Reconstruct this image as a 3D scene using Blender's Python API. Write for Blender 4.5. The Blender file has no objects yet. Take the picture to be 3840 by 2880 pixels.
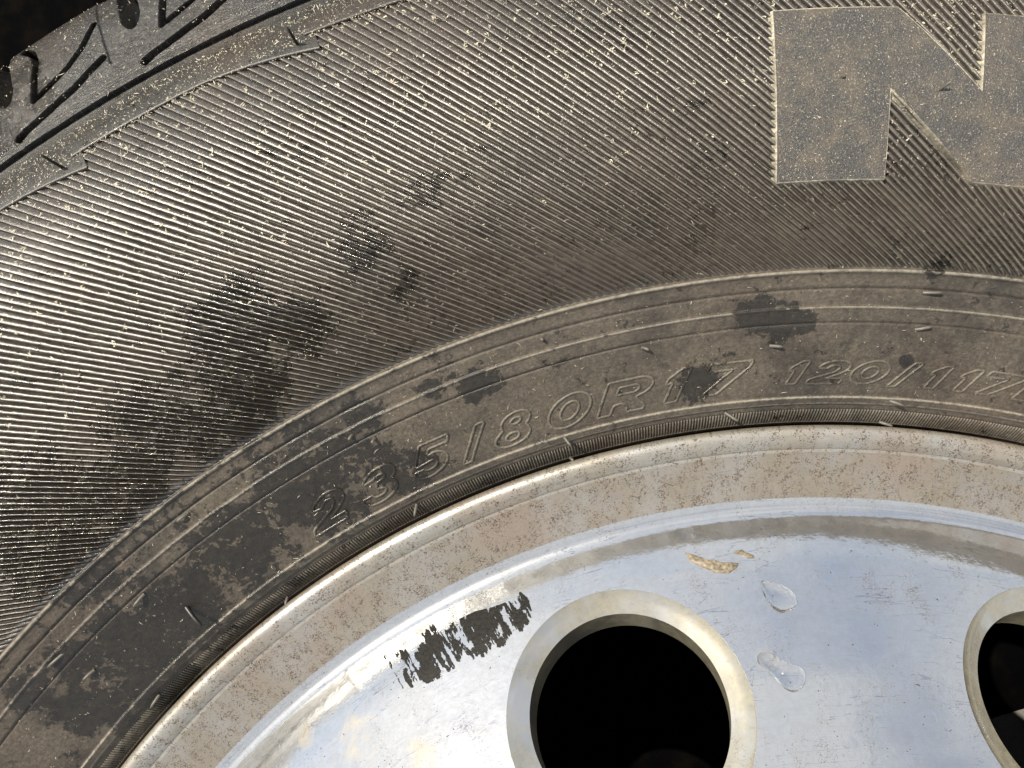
import bpy, math, random
import numpy as np
from mathutils import Vector, Matrix

random.seed(7); rng = np.random.default_rng(7)
MM = 0.001
sc = bpy.context.scene
COL = sc.collection

# ------------------------------------------------------------------ camera
cam = bpy.data.cameras.new('camera'); camo = bpy.data.objects.new('camera', cam); COL.objects.link(camo)
cam.sensor_fit = 'HORIZONTAL'; cam.sensor_width = 36.0
cam.lens = 36.0 * 2770.0 / 3840.0
cam.clip_start = 0.005; cam.clip_end = 200.0
Rm = Matrix(((0.953594284, 0.300251011, 0.022522695), (-0.300582311, 0.953666376, 0.013065910), (-0.017556084, -0.019229501, 0.999660948)))
camo.matrix_world = Matrix.Translation((0.0, 0.259275, 0.190221)) @ Rm.to_4x4()
sc.camera = camo

# ------------------------------------------------------------------ light
SUN = Vector((-0.395, 0.455, 0.80)).normalized()
el = math.asin(SUN.z); az = math.atan2(SUN.x, SUN.y)
world = bpy.data.worlds.new('World'); sc.world = world; world.use_nodes = True
wt = world.node_tree; wt.nodes.clear()
wo = wt.nodes.new('ShaderNodeOutputWorld'); bg = wt.nodes.new('ShaderNodeBackground')
sky = wt.nodes.new('ShaderNodeTexSky'); sky.sky_type = 'NISHITA'; sky.sun_disc = False
sky.sun_elevation = el; sky.sun_rotation = az; sky.altitude = 100; sky.air_density = 1.0; sky.dust_density = 1.5
bg.inputs['Strength'].default_value = 0.075
tc = wt.nodes.new('ShaderNodeTexCoord')
wn = wt.nodes.new('ShaderNodeTexNoise'); wn.inputs['Scale'].default_value = 2.3; wn.inputs['Detail'].default_value = 7; wn.inputs['Roughness'].default_value = .58
wr = wt.nodes.new('ShaderNodeValToRGB'); wr.color_ramp.elements[0].position = .24; wr.color_ramp.elements[1].position = .56
wr.color_ramp.elements[0].color = (0, 0, 0, 1); wr.color_ramp.elements[1].color = (.85, .85, .85, 1)
wm = wt.nodes.new('ShaderNodeMix'); wm.data_type = 'RGBA'
wm.inputs['B'].default_value = (5.6, 5.7, 5.8, 1)
wt.links.new(tc.outputs['Generated'], wn.inputs['Vector']); wt.links.new(wn.outputs['Fac'], wr.inputs['Fac'])
wt.links.new(wr.outputs['Color'], wm.inputs['Factor']); wt.links.new(sky.outputs['Color'], wm.inputs['A'])
wt.links.new(wm.outputs['Result'], bg.inputs['Color']); wt.links.new(bg.outputs['Background'], wo.inputs['Surface'])
sl = bpy.data.lights.new('sun', 'SUN'); sl.energy = 5.0; sl.angle = math.radians(0.53); sl.color = (1.0, .92, .78)
so = bpy.data.objects.new('sun', sl); COL.objects.link(so); so.rotation_euler = SUN.to_track_quat('Z', 'Y').to_euler()
sc.view_settings.view_transform = 'Standard'; sc.view_settings.look = 'None'
sc.view_settings.exposure = 0.80; sc.view_settings.gamma = 1.0

# ------------------------------------------------------------------ helpers
def tag(o, label=None, cat=None, group=None, kind=None):
    if label: o['label'] = label
    if cat: o['category'] = cat
    if group: o['group'] = group
    if kind: o['kind'] = kind
    return o

def mesh(name, V, F, mat=None, smooth=True, normals=None):
    me = bpy.data.meshes.new(name)
    V = np.asarray(V, dtype=np.float64) * MM
    if isinstance(F, np.ndarray) and F.ndim == 2:
        n, k = F.shape
        me.vertices.add(len(V)); me.vertices.foreach_set('co', V.ravel())
        me.loops.add(n * k); me.loops.foreach_set('vertex_index', F.ravel().astype(np.int32))
        me.polygons.add(n); me.polygons.foreach_set('loop_start', (np.arange(n) * k).astype(np.int32))
        me.update(calc_edges=True); me.validate()
    else:
        me.from_pydata([tuple(v) for v in V], [], [tuple(int(i) for i in f) for f in F]); me.update()
    if smooth: me.polygons.foreach_set('use_smooth', [True] * len(me.polygons))
    if mat: me.materials.append(mat)
    if normals is not None: me.normals_split_custom_set_from_vertices(np.asarray(normals, dtype=np.float32))
    return me

def obj(name, me, parent=None):
    o = bpy.data.objects.new(name, me); COL.objects.link(o)
    if parent: o.parent = parent
    return o

def grid_faces(n, m, wrap=False):
    """n rows x m columns of vertices, index i*m+j"""
    i = np.arange(n if wrap else n - 1)[:, None]; j = np.arange(m - 1)[None]
    i2 = (i + 1) % n
    return np.stack([i * m + j, i * m + j + 1, i2 * m + j + 1, i2 * m + j], -1).reshape(-1, 4)

def P(r, a, z):
    """wheel polar coordinates: radius mm, azimuth degrees clockwise from +Y, height mm"""
    t = np.radians(a); return np.stack(np.broadcast_arrays(r * np.sin(t), r * np.cos(t), z), -1)

def revolve(prof, a0=0, a1=360, n=720):
    prof = np.asarray(prof, float); full = (a1 - a0) >= 360
    A = np.linspace(a0, a1, n, endpoint=not full)
    V = P(prof[None, :, 0], A[:, None], prof[None, :, 1]).reshape(-1, 3)
    F = grid_faces(n, len(prof), wrap=full)
    return V, F

def smooth_prof(tab, sig, step=.25, r0=None, r1=None):
    tab = np.asarray(tab, float); r0 = tab[0, 0] if r0 is None else r0; r1 = tab[-1, 0] if r1 is None else r1
    r = np.arange(r0, r1 + 1e-6, step); z = np.interp(r, tab[:, 0], tab[:, 1])
    k = int(4 * sig / step); x = np.arange(-k, k + 1) * step; w = np.exp(-x * x / (2 * sig * sig)); w /= w.sum()
    zp = np.concatenate([z[0] + (z[1] - z[0]) * np.arange(-k, 0), z, z[-1] + (z[-1] - z[-2]) * np.arange(1, k + 1)])
    return r, np.convolve(zp, w, 'valid')

def vnoise(x, y, seed=0):
    """smooth value noise on arrays"""
    xi = np.floor(x).astype(np.int64); yi = np.floor(y).astype(np.int64); fx = x - xi; fy = y - yi
    fx = fx * fx * (3 - 2 * fx); fy = fy * fy * (3 - 2 * fy)
    def h(a, b):
        n = (a * 374761393 + b * 668265263 + seed * 974634777) & 0x7fffffff
        n = ((n ^ (n >> 13)) * 1274126177) & 0x7fffffff
        return ((n ^ (n >> 16)) & 0xffff) / 65535.0
    return (h(xi, yi) * (1 - fx) + h(xi + 1, yi) * fx) * (1 - fy) + (h(xi, yi + 1) * (1 - fx) + h(xi + 1, yi + 1) * fx) * fy

def fbm(x, y, o=4, seed=0):
    s = 0; a = .5; t = 0
    for k in range(o):
        s = s + a * vnoise(x * 2 ** k, y * 2 ** k, seed + k); t += a; a *= .55
    return s / t

# ------------------------------------------------------------------ materials
class NT:
    def __init__(s, name):
        s.m = bpy.data.materials.new(name); s.m.use_nodes = True; s.t = s.m.node_tree; s.t.nodes.clear()
        s.out = s.n('ShaderNodeOutputMaterial')
        g = s.n('ShaderNodeNewGeometry'); s.pos = s.vm('SCALE', g.outputs['Position'], None, scale=1000.0)   # mm
        s.geo = g
    def n(s, t, **k):
        nd = s.t.nodes.new(t)
        for a, b in k.items(): setattr(nd, a, b)
        return nd
    def l(s, a, b): s.t.links.new(a, b)
    def put(s, sock, v):
        if isinstance(v, bpy.types.NodeSocket): s.l(v, sock)
        elif v is not None: sock.default_value = v
    def vm(s, op, a, b=None, scale=None):
        nd = s.n('ShaderNodeVectorMath', operation=op); s.put(nd.inputs[0], a)
        if b is not None: s.put(nd.inputs[1], b)
        if scale is not None: nd.inputs['Scale'].default_value = scale
        return nd.outputs['Value'] if op in ('LENGTH', 'DISTANCE', 'DOT_PRODUCT') else nd.outputs['Vector']
    def ma(s, op, a, b=None, c=None, clamp=False):
        nd = s.n('ShaderNodeMath', operation=op, use_clamp=clamp); s.put(nd.inputs[0], a)
        if b is not None: s.put(nd.inputs[1], b)
        if c is not None: s.put(nd.inputs[2], c)
        return nd.outputs[0]
    def mr(s, v, a, b, c=0., d=1., smooth=True):
        nd = s.n('ShaderNodeMapRange'); nd.interpolation_type = 'SMOOTHSTEP' if smooth else 'LINEAR'
        s.put(nd.inputs[0], v); s.put(nd.inputs[1], a); s.put(nd.inputs[2], b); s.put(nd.inputs[3], c); s.put(nd.inputs[4], d)
        return nd.outputs[0]
    def noise(s, vec, scale, detail=4, rough=.5, dist=0.):
        nd = s.n('ShaderNodeTexNoise'); s.l(vec, nd.inputs['Vector']); nd.inputs['Scale'].default_value = scale
        nd.inputs['Detail'].default_value = detail; nd.inputs['Roughness'].default_value = rough; nd.inputs['Distortion'].default_value = dist
        return nd.outputs['Fac']
    def mix(s, f, a, b):
        nd = s.n('ShaderNodeMix', data_type='RGBA'); s.put(nd.inputs['Factor'], f)
        for k, v in (('A', a), ('B', b)):
            if isinstance(v, tuple): v = (*v[:3], 1)
            s.put(nd.inputs[k], v)
        return nd.outputs['Result']
    def bump(s, h, strength, dist, prev=None):
        nd = s.n('ShaderNodeBump'); s.l(h, nd.inputs['Height']); nd.inputs['Strength'].default_value = strength
        nd.inputs['Distance'].default_value = dist * MM
        if prev is not None: s.l(prev, nd.inputs['Normal'])
        return nd.outputs['Normal']
    def polar(s):
        """(radius, angle) about the wheel axis, in mm: (r, az*250)"""
        sp = s.n('ShaderNodeSeparateXYZ'); s.l(s.pos, sp.inputs[0])
        r = s.ma('SQRT', s.ma('ADD', s.ma('MULTIPLY', sp.outputs[0], sp.outputs[0]), s.ma('MULTIPLY', sp.outputs[1], sp.outputs[1])))
        a = s.ma('ARCTAN2', sp.outputs[0], sp.outputs[1])
        return r, a, sp.outputs[2]
    def comb(s, x, y, z=0.):
        nd = s.n('ShaderNodeCombineXYZ'); s.put(nd.inputs[0], x); s.put(nd.inputs[1], y); s.put(nd.inputs[2], z); return nd.outputs[0]
    def princ(s, **k):
        nd = s.n('ShaderNodeBsdfPrincipled')
        for a, v in k.items():
            a = a.replace('_', ' ')
            s.put(nd.inputs[a], (*v, 1) if isinstance(v, tuple) and len(v) == 3 else v)
        return nd.outputs[0]
    def blobs(s, lst):
        """sum of soft round patches lying on the wheel: (radius, azimuth, size, weight)"""
        tot = None
        sp = s.n('ShaderNodeSeparateXYZ'); s.l(s.pos, sp.inputs[0]); flat = s.comb(sp.outputs[0], sp.outputs[1], 0.)
        for r, a, size, w in lst:
            c = P(r, a, 0.)
            d = s.vm('DISTANCE', flat, (float(c[0]), float(c[1]), 0.))
            v = s.mr(d, size * .25, size * 1.15, w, 0.)
            tot = v if tot is None else s.ma('MAXIMUM', tot, v)
        return tot

WET = [(381,-16.6,5,1.1),(371,-16.9,5,1.1),(387,-15.2,4,1.),(376,-14.9,4,.9),(260.7,-32.1,5,1.),(256.6,-29.2,7,.9),(250.3,-26.7,10,1.),(247.4,-31.5,8,1.),(239.9,-28.2,9,1.05),(246.,-24.,9,1.),
       (249.7,-23.,9,1.),(251.9,-18.5,10,.95),(243,-18.5,8,.8),(255.4,-14.2,10,.92),(246,-13,8,.8),(256.5,-11,8,.82),(263.7,-8.9,5,.9),(247,-8.5,7,.72),(264.6,-12,5,.8),
       (258.9,-2.5,4.5,.95),(262,-5,3,.8),(266.9,-4.,3,.7),(294.2,-11.7,10,1.),(290,-9.4,8,.9),(284,-12.5,10,.95),(286,-17,10,.75),(279,-20,11,.8),(286.5,-24,13,.8),(276,-25,13,.85),(276,-15,9,.75),
       (300,-5.,6,.7),(288.4,-4.2,4,.6),(261.5,12.6,4.5,1.1),(259.5,13.8,4.5,1.),(258.5,15.,3,.95),(246.3,9.3,4.5,.95),(305.8,-1.6,4,.6),(250.,20.9,1.3,1.3),]

def rubber(name, dust=.5, worn_glint=None, rings=False, mottle=False, sheen=0., wet=True, grain=1.0, rough=.5, fibre=1.0, lo=(.020, .019, .018), hi=(.150, .130, .105), spec=.5, spark=0.):
    m = NT(name)
    lo = tuple(x * .62 for x in lo); hi = tuple(x * .62 for x in hi)
    r, a, z = m.polar()
    n1 = m.noise(m.pos, .05, 5, .6); n2 = m.noise(m.pos, .6, 5, .65); n3 = m.noise(m.pos, 3.0, 4, .7)
    streak = m.noise(m.comb(m.ma('MULTIPLY', r, 2.2), m.ma('MULTIPLY', a, 70.), 0.), 1.0, 5, .65, .6)
    d = m.ma('ADD', m.ma('MULTIPLY', n1, .55), m.ma('ADD', m.ma('MULTIPLY', n2, .35), m.ma('MULTIPLY', m.ma('ADD', n3, streak), .22)))
    d = m.mr(d, .42, .95 , dust * .45, min(1., dust * 1.7))
    col = m.mix(d, lo, hi)
    tint = m.mr(m.noise(m.pos, .035, 3, .5), .45, .68)
    col = m.mix(m.ma('MULTIPLY', tint, .65), col, m.mix(d, (.011, .010, .009), (.080, .054, .037)))
    col = m.mix(m.mr(m.noise(m.pos, .055, 5, .62, .6), .50, .66, 0., .55), col, (.013, .011, .009))
    gr = m.noise(m.comb(m.ma('MULTIPLY', r, 1.5), m.ma('MULTIPLY', a, 260.), 0.), 1.0, 6, .75, .4)
    col = m.mix(m.mr(gr, .38, .60, .5, 0.), col, lo)
    col = m.mix(m.mr(gr, .60, .74, 0., .7), col, tuple(x * 1.9 for x in hi))
    if worn_glint:
        at = m.n('ShaderNodeAttribute', attribute_name='wear_glint')
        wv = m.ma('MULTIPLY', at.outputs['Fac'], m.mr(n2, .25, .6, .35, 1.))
        col = m.mix(m.ma('MULTIPLY', wv, worn_glint), col, (.26, .235, .19))  # rubbed pale crests, with rib highlights also painted into the colour
    if rings:
        for rc, wd in ((270.25, .55), (262.0, .32), (240.5, .35), (238.9, .25)):
            lv = m.mr(m.ma('ABSOLUTE', m.ma('SUBTRACT', m.ma('ADD', r, m.mr(n3, .3, .7, -.12, .12)), rc)), wd * .3, wd, .8, 0.)
            col = m.mix(m.ma('MULTIPLY', lv, m.mr(n2, .3, .6, .3, 1.)), col, (.24, .22, .18))
    ro = m.mr(d, 0., 1., rough, min(.95, rough + .18), False)
    nb = m.noise(m.pos, 1.7, 7, .72, .3)
    nrm = m.bump(nb, .38 * grain, .5)
    fib = m.noise(m.comb(m.ma('MULTIPLY', r, 3.0), m.ma('MULTIPLY', a, 160.), z), 1.6, 3, .6, 1.8)
    nrm = m.bump(m.mr(m.ma('ABSOLUTE', m.ma('SUBTRACT', fib, .5)), 0., .03, 1., 0.), .3 * fibre, .10, nrm)
    col = m.mix(m.ma('MULTIPLY', m.mr(m.ma('ABSOLUTE', m.ma('SUBTRACT', fib, .5)), 0., .012, 1., 0.), m.ma('MULTIPLY', m.mr(n2, .45, .62), min(1., .75 * fibre))), col, (.25, .225, .18))
    if mottle:
        mo = m.noise(m.pos, .11, 8, .68, .15)
        col = m.mix(m.mr(mo, .44, .64, 0., .75), col, (.095, .070, .042)); col = m.mix(m.mr(mo, .36, .56, .7, 0.), col, (.017, .017, .017))
    if spark:
        sn = m.noise(m.comb(m.ma('MULTIPLY', r, 2.2), m.ma('MULTIPLY', a, 1000.), 0.), 1.2, 3, .6, .8)
        col = m.mix(m.mr(sn, .60, .66, 0., spark), col, (.50, .45, .35))  # pale flecks are sun glints painted into the base colour
    if wet:
        w = m.blobs([(r_, a_, s_ * 1.55, w_) for r_, a_, s_, w_ in WET])
        wn_ = m.noise(m.pos, .16, 7, .62, .5)
        wf = m.noise(m.pos, .55, 6, .62, .8)
        wn2 = m.ma('SUBTRACT', m.ma('ADD', m.ma('MULTIPLY', wn_, 1.1), m.ma('MULTIPLY', wf, .9)), m.mr(m.noise(m.pos, 2.4, 4, .6), .3, .7, .385, .265, False))
        wsum = m.ma('ADD', m.ma('MULTIPLY', w, .40), wn2)
        wmask = m.mr(wsum, .875, .885)
        col = m.mix(m.mr(wsum, .82, .87, 0., .35), col, (.018, .015, .011))
        col = m.mix(m.ma('MULTIPLY', wmask, .86), col, m.mix(m.mr(n2, .35, .65), (.006, .005, .0035), (.015, .0118, .007)))
        ro = m.ma('MULTIPLY', ro, m.mr(wmask, 0., 1., 1., .50, False))
    if wet: cw = m.mr(wmask, 0., 1., sheen, .28, False); cr = m.mr(wmask, 0., 1., .42, .13, False)
    else: cw, cr = sheen, .42
    b = m.princ(Base_Color=col, Roughness=ro, Specular_IOR_Level=spec, Normal=nrm, Coat_Weight=cw, Coat_Roughness=cr, Coat_Normal=m.bump(nb, .25 * grain, .4))
    m.l(b, m.out.inputs['Surface']); return m.m

M_side = rubber('dusty_bead_rubber', .74, None, True, False, 0., True, 1.2, .46, 1.2, hi=(.185, .150, .110))
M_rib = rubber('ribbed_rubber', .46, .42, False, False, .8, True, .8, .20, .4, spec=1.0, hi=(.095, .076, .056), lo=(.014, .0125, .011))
M_let = rubber('letter_rubber', .50, None, False, True, .8, False, 4.2, .30, .8, spec=.9, hi=(.115, .088, .055), spark=.7)
M_shoulder = rubber('shoulder_rubber', .42, None, False, False, .2, True, .7, .30, .6, lo=(.018, .019, .020), hi=(.085, .083, .078), spark=.25, spec=.4)
M_tread = rubber('tread_rubber', .40, None, False, False, .2, True, 1.7, .20, .6, lo=(.016, .017, .019), hi=(.088, .088, .086), spark=.3, spec=.5)
M_edge = rubber('sunlit_edge_rubber', .95, None, False, False, 0., False, .6, .40, .4, hi=(.95, .86, .66))  # letter walls: sun glare put into a very pale base colour
M_text = rubber('moulded_text_rubber', .85, None, False, False, 0., True, .6, .42, .3, hi=(.25, .225, .175))
M_serr = rubber('serrated_rubber', .7, None, False, False, 0., True, .4, .45, .2, hi=(.27, .24, .19))

def plain(name, col, rough, spec=.5, var=.25, scale=1.):
    m = NT(name); n = m.noise(m.pos, scale, 4, .6)
    c = m.mix(m.mr(n, .3, .7), tuple(x * (1 - var) for x in col), tuple(min(1, x * (1 + var)) for x in col))
    m.l(m.princ(Base_Color=c, Roughness=rough, Specular_IOR_Level=spec, Normal=m.bump(n, .4, .2)), m.out.inputs['Surface']); return m.m
M_pin = plain('pale_rubber_hair', (.085, .077, .066), .5)
M_pin_dark = plain('dark_rubber_hair', (.014, .013, .012), .45)
M_lint = plain('pale_lint', (.50, .455, .35), .7, .3)
M_leaf = plain('dry_leaf', (.15, .125, .09), .6, .4, .5, 1.3)
M_grit = plain('dark_grit', (.045, .035, .028), .8, .3)
M_tar = plain('black_residue', (.007, .0065, .0055), .6, .22, .7, 1.4)

def metal(name, dirt, rough, haze, speck, tan=(.33, .27, .20), tarn=.0, fine=False, patches=None):
    m = NT(name); r, a, z = m.polar()
    brushed = m.noise(m.comb(m.ma('MULTIPLY', r, 5.), m.ma('MULTIPLY', a, 22.), 0.), 1.0, 4, .6)
    n1 = m.noise(m.pos, .06, 5, .6); n2 = m.noise(m.pos, .5, 6, .7); n3 = m.noise(m.comb(m.ma('MULTIPLY', r, 2.6), m.ma('MULTIPLY', a, 420.), 0.), 1., 5, .72, 1.6)
    base = m.mix(m.mr(n2, .35, .7), (.80, .81, .82), (.66, .67, .68))
    base = m.mix(m.ma('MULTIPLY', m.mr(brushed, .56, .68), .25), base, (.45, .47, .5))
    sc_ = m.noise(m.comb(m.ma('MULTIPLY', r, .30), m.ma('MULTIPLY', a, 5.), 7.), 1., 6, .5, .3)
    base = m.mix(m.ma('MULTIPLY', m.mr(m.ma('ABSOLUTE', m.ma('SUBTRACT', sc_, .5)), .0, .007, .8, 0.), m.mr(n1, .45, .6)), base, (.22, .26, .36))
    if tarn: base = m.mix(m.ma('MULTIPLY', m.mr(n1, .35, .65), tarn), base, (.50, .45, .35))
    ro = m.mr(m.ma('ADD', m.ma('MULTIPLY', n2, .6), m.ma('MULTIPLY', brushed, .4)), .3, .75, rough * .75, rough * 1.3)
    nrm = m.bump(brushed, .10, .05); nrm = m.bump(n2, .12, .12, nrm); nrm = m.bump(n1, .3, .6, nrm)
    sharp = m.princ(Base_Color=base, Metallic=1., Roughness=ro, Normal=nrm)
    soft = m.princ(Base_Color=base, Metallic=1., Roughness=.42, Normal=nrm)
    film = m.princ(Base_Color=m.mix(m.mr(m.noise(m.pos, .03, 3, .5), .5, .62, 0., .22 if fine else 0.), m.mix(m.mr(n2, .3, .7), tan, tuple(x * 1.5 for x in tan)), (.20, .12, .10)), Roughness=.6, Specular_IOR_Level=.4, Normal=nrm)  # dirt film; its pink tint paints in a reflection on the band
    def ms(f, x, y):
        nd = m.n('ShaderNodeMixShader'); m.put(nd.inputs[0], f); m.l(x, nd.inputs[1]); m.l(y, nd.inputs[2]); return nd.outputs[0]
    s = ms(haze, sharp, soft)
    s = ms(m.ma('MULTIPLY', m.mr(m.ma('ADD', n1, m.ma('MULTIPLY', n2, .5)), .5, .95, .35 if dirt < .6 else .8, 1.), dirt), s, film)
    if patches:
        refl_mask = m.ma('ADD', m.blobs(patches), m.ma('SUBTRACT', m.ma('MULTIPLY', m.noise(m.pos, .12, 6, .6, 1.2), 1.6), .8))
        tan_patch = m.princ(Base_Color=m.mix(m.mr(n2, .3, .7), (.27, .22, .14), (.36, .33, .26)), Roughness=.5, Normal=nrm)  # tan colour painted on the face in place of reflected surroundings
        s = ms(m.mr(refl_mask, .30, .85, 0., .55), s, tan_patch)
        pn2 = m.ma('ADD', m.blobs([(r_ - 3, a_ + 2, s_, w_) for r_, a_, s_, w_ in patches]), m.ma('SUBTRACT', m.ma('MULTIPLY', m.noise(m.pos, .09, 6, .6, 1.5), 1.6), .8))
    # brown pitting and muddy specks
    rw = m.noise(m.comb(m.ma('MULTIPLY', a, 36.), m.ma('MULTIPLY', r, .10), 3.), 1., 3, .6)
    if fine:
        n3 = m.noise(m.comb(m.ma('MULTIPLY', r, 2.3), m.ma('MULTIPLY', a, 430.), 0.), 1., 5, .7, 1.2)
        rw = m.noise(m.comb(m.ma('MULTIPLY', a, 75.), m.ma('MULTIPLY', r, .22), 3.), 1., 5, .7)
        th = m.mr(m.ma('ADD', m.ma('MULTIPLY', rw, .75), m.ma('MULTIPLY', n2, .35)), .43, .63, .665 - speck * .02, .56 - speck * .05, False)
    else: th = m.mr(m.ma('ADD', m.ma('MULTIPLY', rw, .6), m.ma('MULTIPLY', n1, .5)), .42, .72, .72 - speck * .02, .60 - speck * .12, False)
    sp = m.mr(m.ma('SUBTRACT', n3, th), 0., .03)
    brown = m.princ(Base_Color=m.mix(n2, (.022, .015, .011), (.085, .06, .04)), Roughness=.75)
    s = ms(m.ma('MULTIPLY', sp, min(1., speck)), s, brown)
    m.l(s, m.out.inputs['Surface']); return m.m

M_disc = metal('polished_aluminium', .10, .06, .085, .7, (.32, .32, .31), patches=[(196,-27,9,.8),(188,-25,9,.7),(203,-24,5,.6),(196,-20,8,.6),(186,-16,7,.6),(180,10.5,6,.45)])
M_band = metal('dirty_aluminium', .70, .18, .5, 1.25, (.115, .096, .068), tarn=.5, fine=True)
M_lip = metal('scuffed_aluminium_lip', .62, .22, .5, 1.0, (.17, .155, .125), tarn=.6, fine=True)
M_chamf = metal('machined_aluminium', .35, .16, .25, .6, (.24, .22, .155), tarn=.8)
M_barrel = plain('dark_barrel', (.02, .018, .016), .6)

# ------------------------------------------------------------------ ground
def ground_mat():
    m = NT('concrete'); n = m.noise(m.pos, .02, 6, .6); n2 = m.noise(m.pos, .3, 6, .7)
    c = m.mix(m.mr(n, .35, .65), (.07, .068, .065), (.12, .117, .11)); c = m.mix(m.mr(n2, .55, .7, 0., .5), c, (.10, .10, .095))
    m.l(m.princ(Base_Color=c, Roughness=.85, Normal=m.bump(n2, .5, 1.)), m.out.inputs['Surface']); return m.m
GZ = -205.0
V = np.array([(-40000, -40000, GZ - 4), (40000, -40000, GZ - 4), (40000, 40000, GZ - 4), (-40000, 40000, GZ - 4)], float)
tag(obj('ground', mesh('ground', V, [(0, 1, 2, 3)], ground_mat(), False)), kind='structure')
def sheet_mat():
    m = NT('shade_black'); n = m.noise(m.pos, .08, 5, .6); n2 = m.noise(m.pos, 1.2, 4, .6)
    m.l(m.princ(Base_Color=m.mix(m.mr(n, .4, .7), (.0009, .001, .0012), (.003, .0024, .002)), Roughness=.95, Specular_IOR_Level=.02, Normal=m.bump(n2, .5, .6)), m.out.inputs['Surface']); return m.m
def slab(x0, x1, y0, y1, z0, z1, nx=24, ny=24):
    X, Y = np.meshgrid(np.linspace(x0, x1, nx), np.linspace(y0, y1, ny), indexing='ij')
    Z = z1 + 1.2 * (fbm(X / 130, Y / 130, 3, 5) - .5)
    V = np.stack([X, Y, Z], -1).reshape(-1, 3); F = list(map(tuple, grid_faces(nx, ny)))
    n0 = len(V); rim = [i * ny for i in range(nx)] + [(nx - 1) * ny + j for j in range(1, ny)] + [i * ny + ny - 1 for i in range(nx - 2, -1, -1)] + [j for j in range(ny - 2, 0, -1)]
    B = V[rim].copy(); B[:, 2] = z0; V = np.concatenate([V, B]); k = len(rim)
    F = [tuple(reversed(f)) for f in F] + [(rim[i], n0 + i, n0 + (i + 1) % k, rim[(i + 1) % k]) for i in range(k)]
    return V, F
V, F = slab(-950, 950, 7, 1150, GZ - 4, GZ)  # added sheet; its near-black colour stands in for shade on the ground
tag(obj('shade_sheet', mesh('shade_sheet', V, F, sheet_mat())), 'added black sheet darkening the ground under the wheel', 'mat')

# ------------------------------------------------------------------ wheel
wheel = bpy.data.objects.new('truck_wheel', None); COL.objects.link(wheel); wheel.empty_display_size = .1
tag(wheel, 'polished aluminium truck wheel with ribbed dusty black tyre lying flat', 'wheel')

# tyre profile (r, z)
TP = np.array([(232,-4),(234,-.9),(236,1.1),(238.5,3.1),(240.5,4.5),(243,5.3),(250,8.9),(256,11.9),(262,14.6),(270,17.4),(280,19.5),(295,21.5),(310,22),(325,20.5),(340,17.5),(352,13.2),(363.5,8),(375,3),(385,-2),(393,-7),(400,-13),(402.5,-16),(404,-20),(405,-40)], float)
_tr, _tz = smooth_prof(TP[:-1], 3.5, .25)
def tz(r): return np.interp(r, _tr, _tz)
fine = [(226, -34), (229.5, -16), (231.2, -10), (232.6, -6.2), (233.6, -3.4), (233.9, -2.2)]
for r_, dz in [(234.3,-.95),(237.2,-.95),(237.5,-.6),(237.6,-.55),(237.7,-.55),(238.6,-.6),(238.75,-.1),(239.1,.25),(240.3,.3),(240.6,.1),(240.8,-.25),(241.6,-.3)]:
    fine.append((r_, float(tz(r_)) + dz))
for r_ in np.arange(242.5, 258.2, 1.0): fine.append((r_, float(tz(r_)) - .3))
for r_, dz in [(258.3,-.32),(258.5,-.55),(258.7,-.3),(258.9,.05),(261.7,.1),(261.9,.45),(262.2,.5),(262.4,-.15),(262.7,-.25),(264,-.25),(266.1,-.25),(266.3,-.55),(266.55,-.3),(266.8,.05),(268.6,.1),(269.5,.3),(269.9,.8),(270.3,.95),(270.6,.5),(270.8,-.2),(271.2,-.45)]:
    fine.append((r_, float(tz(r_)) + dz))
for r_ in np.arange(273, 349, 2.): fine.append((r_, float(tz(r_)) - .45))
for r_, dz in [(350,-.5),(356,-.9),(358,-2.2),(361,-3.5),(363,-4.2),(364,-4.4),(370,-6),(380,-7),(392,-9)]: fine.append((r_, float(tz(r_)) + dz))
fine += [(397, -24), (399, -60), (399, -150), (390, -180), (360, -198), (310, -204.5), (262, -198), (240, -176), (226, -168)]
fd = []
for (r0, z0), (r1, z1) in zip(fine[:-1], fine[1:]):
    n_ = max(1, int(math.hypot(r1 - r0, z1 - z0) / (.32 if 232 < r0 < 272 else 1.4))) if r0 < 398 and z0 > -60 else 1
    for t in range(n_): fd.append((r0 + (r1 - r0) * t / n_, z0 + (z1 - z0) * t / n_))
fd.append(fine[-1])
V, F = revolve(fd, n=1200)
# slight waviness of the moulded relief
rr = np.hypot(V[:, 0], V[:, 1]); V[:, 2] += np.where(rr > 236, .10 * (fbm(V[:, 0] / 9, V[:, 1] / 9, 3, 11) - .5), 0)
tyre = obj('tyre', mesh('tyre', V, F[:, ::-1], M_side), wheel)
tyre['label'] = 'dusty black ribbed tyre with raised size lettering'

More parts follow.
